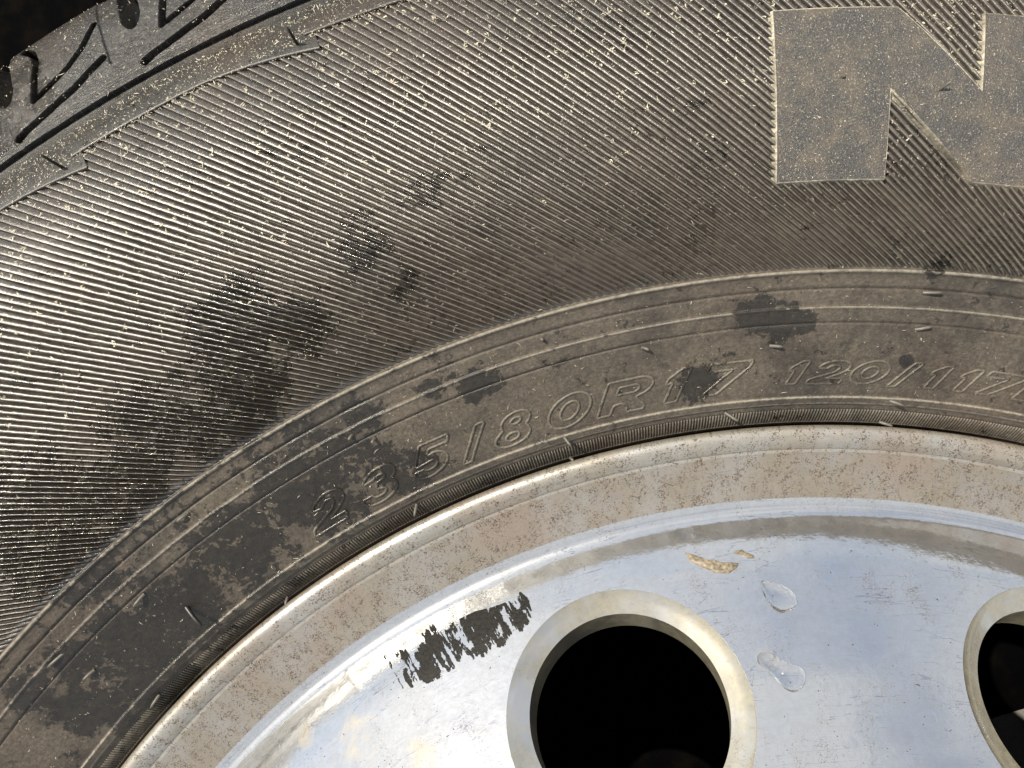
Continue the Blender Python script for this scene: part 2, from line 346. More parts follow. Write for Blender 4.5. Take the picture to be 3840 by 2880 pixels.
# ribs : one shallow saw-tooth ridge running obliquely across the sidewall, repeated round the tyre
NR = 930; DA = 360.0 / NR
R_in, R_out = 270.9, 353.5
def rib_mesh(seed):
    r = np.linspace(R_in, R_out, 96)
    al = np.radians(52 - 15.5 * (r - 270) / 80)
    dphi = np.concatenate([[0], np.cumsum(-(np.tan(al[1:]) + np.tan(al[:-1])) / 2 / ((r[1:] + r[:-1]) / 2) * np.diff(r))])
    a = np.degrees(dphi)
    lo_s, hi_s = np.array([0., .05, .11, .14, .24, .30, .46, .72, 1.02]), np.array([0., .05, .11, .15, .46, .54, .66, .82, 1.02])
    mid = np.clip((r - 284) / 18, 0, 1)[:, None]; s = lo_s[None] * (1 - mid) + hi_s[None] * mid
    f2 = np.clip((r - 318) / 18, 0, 1)[:, None]; s = s * (1 - f2) + np.array([0., .03, .07, .11, .5, .7, .85, .95, 1.02])[None] * f2
    h = np.array([-.62, .30, .68, .72, .71, .62, .28, -.26, -.58])[None] * (1 - mid) + np.array([-.68, .25, .62, .70, .66, .55, .12, -.34, -.62])[None] * mid
    wob = (fbm(r * .45 + seed * 31.7, r * 0 + seed, 3, seed) - .5)
    hw = 1 + .5 * (fbm(r * .30 + 50 + seed * 17.3, r * 0 + 5. + seed, 3, seed + 3) - .5)
    fl = np.clip((r - 318) / 18, 0, 1)                     # ribs flatten towards the shoulder
    A = a[:, None] + (s + (wob[:, None] * .14 + .10 * (vnoise(r * 2.3 + seed * 5., r * 0, seed + 4)[:, None] - .5)) * np.sin(np.pi * np.clip(s, .02, .98))) * DA
    Hh = h * hw[:, None]
    flat = np.array([-.75, .25, .46, .50, .20, .04, -.08, -.16, -.36])
    Hh = Hh * (1 - fl[:, None]) + flat[None] * fl[:, None]
    Hh[:, 1:-1] += (vnoise(r[:, None] * 1.6 + seed * 9.1, s * 3 + seed, seed + 8)[:, 1:-1] - .5) * .06
    e = np.clip((r - R_in) / 1.2, 0, 1)[:, None]; Hh = Hh * e + (-.5) * (1 - e)
    Z = tz(r)[:, None] + Hh
    V = P(r[:, None], A, Z).reshape(-1, 3)
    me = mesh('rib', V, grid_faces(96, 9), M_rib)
    wear_glint = np.array([0., .3, 1., .8, .35, .2, .1, 0., 0.])[None] * (1 - fl[:, None]) + np.array([0., .1, .35, .25, .1, .08, .05, .05, .0])[None] * fl[:, None]
    at = me.attributes.new('wear_glint', 'FLOAT', 'POINT'); at.data.foreach_set('value', np.clip(wear_glint, 0, 1).ravel().astype(np.float32))
    return me
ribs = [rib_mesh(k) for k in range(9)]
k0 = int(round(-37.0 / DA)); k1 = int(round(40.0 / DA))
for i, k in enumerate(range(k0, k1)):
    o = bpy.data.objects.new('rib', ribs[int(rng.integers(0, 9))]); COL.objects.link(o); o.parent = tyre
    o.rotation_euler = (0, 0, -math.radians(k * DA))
# the ribs further round, out of the picture, as one piece
rv = np.empty(len(ribs[0].vertices) * 3); ribs[0].vertices.foreach_get('co', rv); rv = rv.reshape(96, 9, 3)[::6] / MM
Vs = []; Fs = []; ff = grid_faces(rv.shape[0], 9); rv = rv.reshape(-1, 3)
for q, k in enumerate(list(range(k1, k0 + NR))):
    t = -math.radians(k * DA); c_, s_ = math.cos(t), math.sin(t)
    Vs.append(np.stack([rv[:, 0] * c_ - rv[:, 1] * s_, rv[:, 0] * s_ + rv[:, 1] * c_, rv[:, 2]], -1)); Fs.append(ff + q * len(rv))
o = obj('ribbing', mesh('ribbing', np.concatenate(Vs), np.concatenate(Fs), M_rib), tyre); o['kind'] = 'stuff'

# fine serration of the bead band
NS = 2010; V = []; F = []
w = 360 / NS
prof_r = np.array([233.7, 234.0, 235.6, 237.2, 237.5])
for k in range(NS):
    a0 = k * w
    if not (-60 < ((a0 + 180) % 360) - 180 < 60) : continue
    sk = .35 * w
    base = len(V) * 1
    for r_ in prof_r:
        e = 0. if r_ in (233.7, 237.5) else 1.
        for s_, h_ in ((-.02, -1.0), (.22, -.35), (.40, -.30), (.62, -1.0)):
            V.append(P(r_, a0 + (s_ + (r_ - 234.4) * .0) * w, float(tz(r_)) + (h_ if e else -1.0)))
    for i in range(4):
        for j in range(3): F.append((base + i * 4 + j, base + (i + 1) * 4 + j, base + (i + 1) * 4 + j + 1, base + i * 4 + j + 1))
o = obj('serrated_band', mesh('serrated_band', np.array(V), np.array(F)[:, ::-1], M_serr, False), tyre); o['kind'] = 'stuff'

# big raised letter N
def patch(q, n=26, m=30, h=1.0):
    q = np.array(q, float); u = np.linspace(0, 1, n)[:, None]; v = np.linspace(0, 1, m)[None]
    R_ = (1 - u) * ((1 - v) * q[0, 0] + v * q[1, 0]) + u * ((1 - v) * q[3, 0] + v * q[2, 0])
    A_ = (1 - u) * ((1 - v) * q[0, 1] + v * q[1, 1]) + u * ((1 - v) * q[3, 1] + v * q[2, 1])
    Z_ = tz(R_) + h + .10 * (fbm(R_ / 3, A_ * 1.8, 3, 21) - .5)
    return P(R_, A_, Z_).reshape(-1, 3), grid_faces(n, m)
def raised_letter(quads, outline, h, mat, edge=.85, parent=None, name='raised_letter'):
    Vs = []; Fs = []; b = 0
    for q in quads:
        v, f = patch(q, h=h); Vs.append(v); Fs.append(f + b); b += len(v)
    pts = []
    L = len(outline)
    for i in range(L):
        p, q = np.array(outline[i], float), np.array(outline[(i + 1) % L], float)
        d = math.hypot(q[0] - p[0], math.radians(q[1] - p[1]) * 300); n = max(2, int(d / .7))
        for t in range(n): pts.append(p + (q - p) * t / n)
    pts = np.array(pts); k = len(pts)
    X = np.stack([pts[:, 0], np.radians(pts[:, 1]) * 310], -1)
    tan = np.roll(X, -1, 0) - np.roll(X, 1, 0); nr = np.stack([tan[:, 1], -tan[:, 0]], -1); nr /= np.linalg.norm(nr, axis=1)[:, None] + 1e-9
    area = .5 * np.sum(X[:, 0] * np.roll(X[:, 1], -1) - np.roll(X[:, 0], -1) * X[:, 1])
    if area < 0: nr = -nr
    rows = []
    for off, hh in ((0., h + .0), (.06, h + .05), (.16, h - .02), (.34, h * .45), (edge, -.5)):
        Y = X + nr * (off + (0 if off == 0 else .05 * (rng.random((k, 1)) - .5)))
        rows.append(P(Y[:, 0], np.degrees(Y[:, 1] / 310), tz(Y[:, 0]) + hh + (.10 * (fbm(Y[:, 0] / 3, np.degrees(Y[:, 1] / 310) * 1.8, 3, 21) - .5) if hh > 0 else 0)))
    W = np.stack(rows, 1); v = W.reshape(-1, 3); f = grid_faces(k, 5, wrap=True)
    Vs.append(v); Fs.append(f + b); nw = len(f)
    me = mesh(name, np.concatenate(Vs), np.concatenate(Fs), mat); me.materials.append(M_edge)
    mi = np.zeros(len(me.polygons), np.int32); mi[-nw:] = 1; me.polygons.foreach_set('material_index', mi)
    return obj(name, me, parent)
Q = [[(310.2,13.5),(310.2,18.14),(290.2,18.04),(290.2,13.3)], [(329,13.67),(329,18.55),(310.2,18.14),(310.2,13.5)],
     [(329,18.55),(310,21.9),(290.3,21.92),(310.2,18.14)], [(328.3,21.95),(328.3,26.7),(310,26.6),(310,21.9)], [(310,21.9),(310,26.6),(290.2,26.5),(290.3,21.92)]]
OUT = [(329,13.67),(329,18.55),(310,21.9),(328.3,21.95),(328.3,26.7),(290.2,26.5),(290.3,21.92),(310.2,18.14),(290.2,18.04),(290.2,13.3)]
o = raised_letter(Q, OUT, 1.05, M_let, parent=tyre); o['label'] = 'big smooth raised letter N'

# moulded size lettering 235/80R17 120/117L : each character is a raised outline on the bead slope
def arc(cx, cy, rx, ry, a0, a1, n=14):
    return [(cx + rx * math.cos(math.radians(a0 + (a1 - a0) * i / n)), cy + ry * math.sin(math.radians(a0 + (a1 - a0) * i / n))) for i in range(n + 1)]
# outlines in a unit box: x 0..1, y 0..1 ; closed loops
G = {
 '0': [arc(.5, .5, .5, .5, 0, 360, 40)[:-1], arc(.5, .5, .22, .27, 0, 360, 30)[:-1]],
 '8': [arc(.5, .73, .40, .27, -38, 218, 24) + arc(.5, .28, .50, .28, 150, 390, 26), arc(.5, .735, .15, .10, 0, 360, 20)[:-1], arc(.5, .28, .20, .12, 0, 360, 20)[:-1]],
 '1': [[(.30, 0), (.30, .62), (.10, .56), (.10, .74), (.42, 1.0), (.70, 1.0), (.70, 0)]],
 '7': [[(0, 1), (1, 1), (1, .80), (.52, 0), (.16, 0), (.62, .76), (0, .76)]],
 '/': [[(.22, 0), (.50, 0), (.78, 1), (.50, 1)]],
 'L': [[(0, 0), (0, 1), (.30, 1), (.30, .24), (.95, .24), (.95, 0)]],
 '2': [[(0, 0), (1, 0), (1, .22), (.48, .22)] + [(.80, .42)] + arc(.52, .69, .46, .31, -20, 180, 20) + [(.33, .66)] + arc(.52, .69, .18, .11, 170, -10, 10) + [(.62, .50), (0, .20)]],
 '3': [[(.0, .30), (.30, .30)] + arc(.5, .29, .20, .10, 180, 430, 12) + [(.42, .42), (.42, .60)] + arc(.5, .70, .17, .09, -80, 160, 10) + [(.04, .70)] + arc(.5, .72, .44, .28, 170, -30, 18) + [(.80, .53)] + arc(.5, .28, .50, .28, 35, -175, 20)],
 '5': [[(.06, .28), (.34, .28)] + arc(.5, .33, .20, .13, 200, 450, 12) + [(.30, .42), (.06, .42), (.16, 1.0), (.94, 1.0), (.94, .80), (.42, .80), (.38, .62)] + arc(.5, .33, .48, .33, 80, -160, 22)],
 'R': [[(0, 0), (0, 1)] + arc(.66, .72, .34, .28, 90, -60, 14) + [(.72, .42), (1.0, .12), (1.0, 0), (.64, 0), (.60, .20), (.46, .30), (.30, .28), (.28, 0)], [(.28, .58), (.28, .80)] + arc(.62, .69, .12, .11, 90, -90, 8)],
}
def glyph(ch, rc, ac, wdt, hgt, slant=.55, tube=.44):
    wdt *= 1.30; hgt *= 1.08
    V = []; F = []
    for loop in G[ch]:
        L = np.array(loop, float)
        # resample
        d = np.linalg.norm((np.roll(L, -1, 0) - L) * [wdt, hgt], axis=1); L = L[d > .03]
        d = np.linalg.norm((np.roll(L, -1, 0) - L) * [wdt, hgt], axis=1); pts = []
        for i in range(len(L)):
            n = max(1, int(d[i] / .22)); q = L[(i + 1) % len(L)]
            for t in range(n): pts.append(L[i] + (q - L[i]) * t / n)
        pts = np.array(pts)
        x = (pts[:, 0] - .5) * wdt + (pts[:, 1] - .5) * hgt * slant; y = (pts[:, 1] - .5) * hgt
        for _ in range(2):
            x = .25 * np.roll(x, 1) + .5 * x + .25 * np.roll(x, -1); y = .25 * np.roll(y, 1) + .5 * y + .25 * np.roll(y, -1)
        x = x + .06 * (rng.random(len(x)) - .5); y = y + .06 * (rng.random(len(y)) - .5)
        rad = rc + y; aa = ac + np.degrees(x / rc)
        X = np.stack([y, x], -1); tan = np.roll(X, -1, 0) - np.roll(X, 1, 0); nr = np.stack([tan[:, 1], -tan[:, 0]], -1); nr /= np.linalg.norm(nr, axis=1)[:, None] + 1e-9
        rows = []
        for off, hh in ((-1.35, -.36), (-.7, .02), (0, .22), (.7, .02), (1.35, -.36)):
            Y = nr * off * tube; rows.append(P(rad + Y[:, 0], aa + np.degrees(Y[:, 1] / rc), tz(rad + Y[:, 0]) - .20 + hh * 2.1))
        W = np.stack(rows, 1); b = sum(len(v) for v in V); V.append(W.reshape(-1, 3)); F.append(grid_faces(len(x), 5, wrap=True) + b)
    o = obj('raised_slash' if ch == '/' else ('raised_letter' if ch in 'RL' else 'raised_digit'), mesh('character', np.concatenate(V), np.concatenate(F), M_text), tyre)
    o['label'] = 'moulded outline character ' + ('slash' if ch == '/' else ch)
for ch, r_, a_, w_, h_ in [('2',247.3,-13.4,7.4,7.6),('3',246.6,-10.1,7.6,7.6),('5',246.9,-6.75,7.6,7.6),('/',246.3,-4.13,6.2,7.8),('8',246.2,-1.62,7.2,7.4),('0',246.4,1.75,8.2,7.4),
                         ('R',246.5,5.1,9.2,7.4),('1',246.7,8.1,6.0,7.4),('7',246.8,10.75,8.0,7.0),('1',246.8,15.0,4.6,5.2),('2',246.7,16.85,6.4,5.2),('0',246.7,19.1,6.6,5.2),
                         ('/',246.5,21.1,5.4,5.6),('1',246.5,23.0,4.6,5.2),('1',246.5,24.7,4.6,5.2),('7',246.6,26.4,6.6,5.2),('L',246.6,28.7,5.6,5.2)]:
    glyph(ch, r_, a_, w_, h_)

# stepped shoulder band over the outer rib ends
def shoulder_band():
    V = []; F = []; b = 0
    for s in range(-6, 7):
        aS = -14.25 + 10.27 * s; n = 150
        t = np.linspace(-.028, 1.012, n)
        A = aS + 10.27 * t
        rin = 351.9 - .9 * np.clip(t, 0, 1) - 4.2 * np.clip((t - .50) / .5, 0, 1.02) ** 1.6
        rin = rin + .12 * (fbm(A * 3, A * 0 + 3., 3, 4) - .5)
        cols = []
        for off, dz in ((-.35, -.6), (-.12, .55), (.12, .85), (.6, .88), (3.0, .70)): cols.append((rin + off, tz(rin + off) + dz))
        for rr_, dz in ((356.4, .15), (358.2, -.9), (359.8, -1.7), (361.2, -1.95), (362.6, -1.8), (364.4, -1.6)): cols.append((np.full(n, rr_), np.full(n, float(tz(rr_)) + dz)))
        R_ = np.stack([c[0] for c in cols], 1)
        Z_ = np.stack([c[1] for c in cols], 1) + .12 * (fbm(R_ / 4, A[:, None] * 1.5, 3, 9) - .5)
        v = P(R_, A[:, None], Z_).reshape(-1, 3); V.append(v); F.append(grid_faces(n, len(cols)) + b); b += len(v)
    return np.concatenate(V), np.concatenate(F)
V, F = shoulder_band()
o = obj('shoulder_band', mesh('shoulder_band', V, F, M_shoulder), tyre)

# tread blocks at the shoulder, with curved slots and a notch between neighbours
PITCH = 5.82
def seg_dist(x, y, pl):
    d = np.full(x.shape, 1e9)
    for (x0, y0), (x1, y1) in zip(pl[:-1], pl[1:]):
        vx, vy = x1 - x0, y1 - y0; t = np.clip(((x - x0) * vx + (y - y0) * vy) / (vx * vx + vy * vy), 0, 1)
        d = np.minimum(d, np.hypot(x - x0 - t * vx, y - y0 - t * vy))
    return d
def tread_block(A0, seed):
    nA, nR = 250, 270
    sx = np.linspace(0, 1, nA)[:, None]; sr = np.linspace(0, 1, nR)[None]
    rad = 363.3 + (404.6 - 363.3) * sr + 0 * sx; ang = A0 + (sx - .0) * PITCH + 0 * sr
    z = tz(rad) + np.where(rad > 402, -(rad - 402) ** 2 * .5, 0) + .5 * (fbm(rad / 6, ang * .9, 3, seed) - .5) + .25 * (fbm(rad / 1.5, ang * 4., 3, seed + 2) - .5)
    q = 6.65  # mm per degree near the block
    X = lambda a: a * q
    x, y = ang * q, rad
    def slot(pl, hw, depth):
        d = seg_dist(x, y, [(X(a), r) for r, a in pl]); return depth * np.clip((hw + .35 - d) / .55, 0, 1)
    cut = np.zeros_like(z)
    for s in (-1, 0, 1):
        o_ = s * PITCH + (A0 - (-16.6))
        def S(pl): return [(r, a + o_) for r, a in pl]
        cut = np.maximum(cut, slot(S([(397.5,-15.3),(393,-14.85),(388,-14.75),(375.8,-15.25)]), .72, 5.5))
        cut = np.maximum(cut, slot(S([(388.9,-12.06),(383.0,-12.78),(379.3,-13.52),(375.9,-15.02)]), .66, 5.5))
        cut = np.maximum(cut, slot(S([(375.5,-12.11),(371.4,-13.6),(369.2,-15.1),(367.5,-16.37)]), .9, 3.2))
        # notch between blocks, open to the tread
        nc = -10.55 + o_; hwid = 2.7 * np.clip((rad - 379.5) / 4.5, 0, 1) ** .5
        dd = np.abs(ang - nc) * q
        cut = np.maximum(cut, np.where(rad > 379.5, 10.0 * np.clip((hwid + .3 - dd) / .5, 0, 1), 0))
    z = z - cut - .7 * np.clip((ang - (A0 - (-16.6)) + 11.9) / .05, 0, 1) * np.clip((rad - 372) / .4, 0, 1) * (ang < A0 + 16.6 - 11.0 * 1) - .5 * np.clip(1 - np.abs(rad - 366.2) / .7, 0, 1)
    e = np.clip((rad - 363.3) / .5, 0, 1); z = z * e + (1 - e) * (tz(rad) - 3.8)
    v = P(rad, ang, z); top = v.reshape(-1, 3)
    edge = v[:, -1].copy(); ed = []
    for zz, dr in ((-26, 1.2), (-45, 1.5), (-90, 1.0)): e2 = P(np.full(nA, 404.6 + dr), ang[:, 0], np.full(nA, float(zz))); ed.append(e2)
    V = np.concatenate([v, np.stack(ed, 1)], 1)
    return mesh('tread_block', V.reshape(-1, 3), grid_faces(nA, nR + 3), M_tread)
tb = tread_block(-16.6, 3)
for k in range(-4, 8):
    o = obj('tread_block', tb, tyre); o.rotation_euler = (0, 0, -math.radians(k * PITCH))
prof = [(363.5, 4), (364, 7.3), (385, -2.5), (395, -9), (402, -16), (405, -26), (406, -60), (405, -160), (396, -196)]
V, F = revolve(prof, -16.6 + 8 * PITCH, 360 - 16.6 - 4 * PITCH, 500)
obj('tread', mesh('tread', V, F[:, ::-1], M_tread), tyre)

# moulding hairs
def hair(r0, a0, dr, da, hgt, rad, mat, bend=.3, label=None):
    p0 = P(r0, a0, float(tz(r0)) - .4)
    n = 7; V = []; F = []
    end = P(r0 + dr, a0 + da, float(tz(r0)) + hgt)
    side = np.cross(end - p0, [0, 0, 1.]); side /= np.linalg.norm(side) + 1e-9; up = np.cross(side, end - p0); up /= np.linalg.norm(up) + 1e-9
    for i in range(n):
        t = i / (n - 1); c = p0 + (end - p0) * t + np.array([0, 0, 1.]) * bend * math.sin(math.pi * t) * hgt
        rr_ = rad * (1.25 - .35 * t) if i < n - 1 else rad * .35
        for j in range(7): V.append(c + rr_ * (side * math.cos(j * 2 * math.pi / 7) + up * math.sin(j * 2 * math.pi / 7)))
    for i in range(n - 1):
        for j in range(7): F.append((i * 7 + j, i * 7 + (j + 1) % 7, (i + 1) * 7 + (j + 1) % 7, (i + 1) * 7 + j))
    F.append(tuple((n - 1) * 7 + j for j in range(7)))
    o = obj('rubber_hair', mesh('rubber_hair', np.array(V), F, mat), tyre)
    if label: o['label'] = label
PINS = [(257.5,-24.12,-.7,-.76),(260.7,-29.35,.3,-.96),(253.0,-29.42,.2,-.67),(237.5,-29.24,-.7,-.8),(234.2,-19.33,-1.3,-.3),(265.5,-19.14,-.1,-.63),(260.7,-9.75,-.8,-.28),(257.4,-8.85,-.6,-.22),
        (237.6,-8.93,-2.4,-.41),(265.2,1.27,-.5,.05),(257.5,6.34,-.9,.3),(240.3,1.01,-2.9,.27),(233.9,1.08,-.8,.12),(265.7,20.74,.1,.83),(257.3,20.85,.8,.73),(253.8,13.24,-.5,.63),(237.9,10.94,-2.4,.68),(240.0,20.64,-1.2,.86),(234.2,20.81,-.8,.7)]
for r0, a0, dr, da in PINS: hair(r0, a0, dr, da, 1.0, .36, M_pin)
hair(248.6, -23.41, -6.4, .1, .7, .5, M_pin_dark, .5, 'thick dark flap of flash rubber')
hair(349.9, -4.63, 2.2, -.02, 6.0, .34, M_pin_dark, .05, 'upright dark rubber hair on the stepped band'); hair(350.3, -15.02, 2.6, -.12, 6.2, .34, M_pin_dark, .05, 'upright dark rubber hair by the tyre edge')
hair(309.5, 20.04, 1.6, .35, 3.4, .3, M_pin, .1, 'rubber hair standing on the big letter'); hair(312.8, 16.18, .1, .05, 1.8, .5, M_let, .1)

# ------------------------------------------------------------------ rim
DPt = [(40,57.2),(60,57),(90,56),(120,51),(140,44.5),(155,37),(165,30.6),(178,21.4),(190,12.1),(200,4.5),(205,-.15),(207.5,-2.7),(209.5,-4.7),(211,-5.5),(212,-5.4),(214.5,-4.6),(226.6,-1.4)]
_dr, _dz = smooth_prof(DPt, .8, .1)
def dz(r): return np.interp(r, _dr, _dz)
def dslope(r): return (dz(r + .3) - dz(r - .3)) / .6
def dnorm(r, a):
    s = dslope(r); n = np.stack(np.broadcast_arrays(-s * np.sin(np.radians(a)), -s * np.cos(np.radians(a)), np.ones_like(s)), -1)
    return n / np.linalg.norm(n, axis=-1)[..., None]
# flange lip
lip = [(225.8,-1.75),(226.5,-1.62),(226.9,-1.55),(227.15,-1.15),(227.9,-.35),(228.8,.35),(229.8,.85),(230.8,1.1),(231.7,.98),(232.4,.6),(232.9,0.),(233.15,-.9),(233.0,-2.2),(232,-5),(229.5,-9),(226,-14),(220,-22),(218,-60),(216,-165),(222,-172)]
lr = []
for (r0, z0), (r1, z1) in zip(lip[:-1], lip[1:]):
    for t in range(4): lr.append((r0 + (r1 - r0) * t / 4, z0 + (z1 - z0) * t / 4))
lr.append(lip[-1]); lr = np.array(lr)
for _ in range(3): lr[1:-1] = .25 * lr[:-2] + .5 * lr[1:-1] + .25 * lr[2:]
V, F = revolve(lr, n=1080)
rim = obj('rim', mesh('rim', V, F[:, ::-1], M_lip), wheel); rim['label'] = 'rounded aluminium rim flange pitted with dirt'
# dirty sloping band, then polished face
rb = np.arange(213.6, 226.0, .4); V = P(rb[None], np.linspace(0, 360, 1080, endpoint=False)[:, None], dz(rb)[None])
N_ = dnorm(rb[None], np.linspace(0, 360, 1080, endpoint=False)[:, None])
obj('inner_band', mesh('inner_band', V.reshape(-1, 3), grid_faces(1080, len(rb), wrap=True)[:, ::-1], M_band, normals=N_.reshape(-1, 3)), rim)['label'] = 'muddy, specked sloping band inside the lip'
# polished face with ten round hand holes
HZ = [-0.4, 33.9] + [33.9 + 36.45 * k for k in range(1, 9)]
HZ[-1] = -0.4 - 34.6 + 360
R0h, A0h, TH, Bh = 178.0, 28.55, math.radians(38.2), 23.3
faceV = []; faceF = []; faceN = []; fb = 0
NPSI = 180
def hole_frame(az_):
    t = math.radians(az_); er = np.array([math.sin(t), math.cos(t), 0]); et = np.array([math.cos(t), -math.sin(t), 0])
    n = np.array([0, 0, 1]) * math.cos(TH) + er * math.sin(TH); tt = np.cross(n, et)
    c = er * R0h + np.array([0, 0, float(dz(R0h)) + 1.0]); return c, n, et, tt
def on_disc(q, n):
    for _ in range(12):
        r = math.hypot(q[0], q[1]); q = q - n * ((q[2] - float(dz(r))) / n[2]) * .6
    return q
RIN, ROUT = 146.0, 207.0
hs = sorted([(h + 360) % 360 if h < -1 else h for h in HZ])
bounds = []
for i, h in enumerate(hs):
    prv = hs[i - 1] - (360 if i == 0 else 0); nxt = hs[(i + 1) % 10] + (360 if i == 9 else 0)
    bounds.append(((prv + h) / 2, (nxt + h) / 2))
chamfers = []
for h, (b0, b1) in zip(hs, bounds):
    c, n, et, tt = hole_frame(h)
    K = R0h * math.pi / 180
    corners = [math.atan2(rr_ - R0h, (bb - h) * K) for rr_ in (RIN, ROUT) for bb in (b0, b1)]
    ps = sorted(list(np.linspace(-math.pi, math.pi, NPSI, endpoint=False)) + corners)
    edge = []; outer = []
    for p in ps:
        q = on_disc(c + A0h * (math.cos(p) * et + math.sin(p) * tt * (-1 if (tt @ (c * [1, 1, 0])) < 0 else 1)), n)
        r = math.hypot(q[0], q[1]); aa = math.degrees(math.atan2(q[0], q[1])); aa = aa + 360 * round((h - aa) / 360)
        edge.append((r, aa))
        cx, cy = math.cos(p), math.sin(p); t = 1e9
        if cx > 1e-9: t = min(t, (b1 - h) * K / cx)
        if cx < -1e-9: t = min(t, (b0 - h) * K / cx)
        if cy > 1e-9: t = min(t, (ROUT - R0h) / cy)
        if cy < -1e-9: t = min(t, (RIN - R0h) / cy)
        outer.append((R0h + t * cy, h + t * cx / K))
    E_ = np.array(edge); O_ = np.array(outer); T_ = np.linspace(0, 1, 16) ** 1.2
    Rg = E_[:, None, 0] * (1 - T_) + O_[:, None, 0] * T_; Ag = E_[:, None, 1] * (1 - T_) + O_[:, None, 1] * T_
    V = P(Rg, Ag, dz(Rg)); Nn = dnorm(Rg, Ag)
    # softly rolled edge at the hole
    faceV.append(V.reshape(-1, 3)); faceN.append(Nn.reshape(-1, 3)); faceF.append(grid_faces(len(ps), 16, wrap=True)[:, ::-1] + fb); fb += V.shape[0] * 16
    chamfers.append((h, c, n, et, tt, P(E_[:, 0], E_[:, 1], dz(E_[:, 0])), ps))
for ra, rb_, st in ((206.99, 213.75, .3), (36, 146.02, 1.5)):
    rr_ = np.append(np.arange(ra, rb_, st), rb_); AA = np.linspace(0, 360, 900, endpoint=False)
    V = P(rr_[None], AA[:, None], dz(rr_)[None]); Nn = dnorm(rr_[None] + 0 * AA[:, None], AA[:, None] + 0 * rr_[None])
    faceV.append(V.reshape(-1, 3)); faceN.append(Nn.reshape(-1, 3)); faceF.append(grid_faces(900, len(rr_), wrap=True) + fb); fb += len(rr_) * 900
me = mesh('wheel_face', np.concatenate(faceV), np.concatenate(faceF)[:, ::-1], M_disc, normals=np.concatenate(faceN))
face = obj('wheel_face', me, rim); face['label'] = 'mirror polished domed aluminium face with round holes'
for h, c, n, et, tt, E_, ps in chamfers:
    sg = -1 if (tt @ (c * [1, 1, 0])) < 0 else 1
    cc = c - n * 4.6 + (tt * sg) * .5
    inn = np.array([cc + Bh * (math.cos(p) * et + math.sin(p) * tt * sg) for p in ps])
    rows = [E_, E_ * .97 + inn * .03 - n * .12, inn * .5 + E_ * .5, inn]
    v1 = np.stack(rows, 1); f1 = grid_faces(len(ps), 4, wrap=True)
    inn2 = np.array([cc + (Bh - .0) * (math.cos(p) * et + math.sin(p) * tt * sg) - n * .02 for p in ps])
    v2 = np.stack([inn2, inn2 * 1 - n * .5, inn2 - n * 4, inn2 - n * 9.5], 1)
    V = np.concatenate([v1.reshape(-1, 3), v2.reshape(-1, 3)]); F = np.concatenate([f1, f1 + len(ps) * 4])
    obj('hole_chamfer', mesh('hole_chamfer', V, F, M_chamf), rim)
# underside of the face and the barrel
under = [(40, 45), (90, 44), (120, 38), (150, 28), (152, 27)]
V, F = revolve(under, n=360); obj('hub_plate', mesh('hub_plate', V, F, M_barrel), rim)
V, F = revolve([(206, -14), (207, -30), (205, -80), (204, -165), (205, -172)], n=360); obj('barrel', mesh('barrel', V, F, M_barrel), rim)

# ------------------------------------------------------------------ things lying on the wheel face
def poly_patch(pts, lift, mat, name, label, cat, dome=0., n=26, m=60, jag=0., power=.5, dirty=0.):
    pts = np.array(pts, float); c = pts.mean(0)
    L = []
    for i in range(len(pts)):
        p, q = pts[i], pts[(i + 1) % len(pts)]
        for t in range(max(2, m // len(pts))): L.append(p + (q - p) * t / max(2, m // len(pts)))
    L = np.array(L)
    if jag == 0:
        for _ in range(4): L = .25 * np.roll(L, 1, 0) + .5 * L + .25 * np.roll(L, -1, 0)
    k = len(L); T_ = np.linspace(0, 1, n)
    Rg = c[0] * (1 - T_) + L[:, None, 0] * T_; Ag = c[1] * (1 - T_) + L[:, None, 1] * T_
    H = lift + dome * (1 - T_ ** 2) ** power + 0 * Rg
    if jag: H = H + jag * (fbm(Rg * 1.2, Ag * 5, 3, 77)) * (1 - T_ ** 6)
    H[:, -1] = -.05
    Nn = dnorm(Rg, Ag); V = P(Rg, Ag, dz(Rg)) + Nn * H[..., None]
    o = obj(name, mesh(name, V.reshape(-1, 3), grid_faces(k, n, wrap=True)[:, ::-1], mat)); tag(o, label, cat); return o
mw = NT('water'); g_ = mw.n('ShaderNodeBsdfGlass'); g_.inputs['IOR'].default_value = 1.33; g_.inputs['Roughness'].default_value = 0.0; mw.l(g_.outputs[0], mw.out.inputs['Surface']); M_water = mw.m
D1 = [(196.18,11.688),(195.83,12.438),(194.56,13.312),(192.78,13.906),(190.99,13.877),(190.01,13.544),(189.25,12.739),(190.13,12.156),(191.72,11.767),(193.86,11.666)]
D2 = [(182.03,9.953),(182.78,10.319),(182.46,10.963),(181.08,11.483),(179.97,12.147),(179.43,12.873),(178.0,13.115),(176.18,12.84),(175.09,12.149),(175.17,11.704),(176.24,11.144),(178.21,10.809),(179.88,10.209),(180.96,9.876)]
poly_patch(D1, .05, M_water, 'water_drop', 'pear shaped water drop nearer the tyre, right of the round hole', 'water drop', 2.0, power=.42)
poly_patch(D2, .05, M_water, 'water_drop', 'long bean shaped water drop beside the round hole rim', 'water drop', 2.2, power=.42)
LF = [(203.81,7.028),(203.03,7.571),(201.72,8.23),(201.24,8.967),(200.41,9.439),(200.0,10.577),(199.11,10.319),(198.23,9.663),(198.77,8.704),(200.22,7.956),(201.87,7.227)]
LF2 = [(202.63,10.461),(202.77,11.037),(202.04,11.294),(201.25,11.773),(200.75,11.78),(200.91,11.286),(201.67,10.919),(202.13,10.468)]
poly_patch(LF, .15, M_leaf, 'leaf_flake', 'long torn dry leaf flake on the polished face', 'leaf flake', .2, jag=.7)
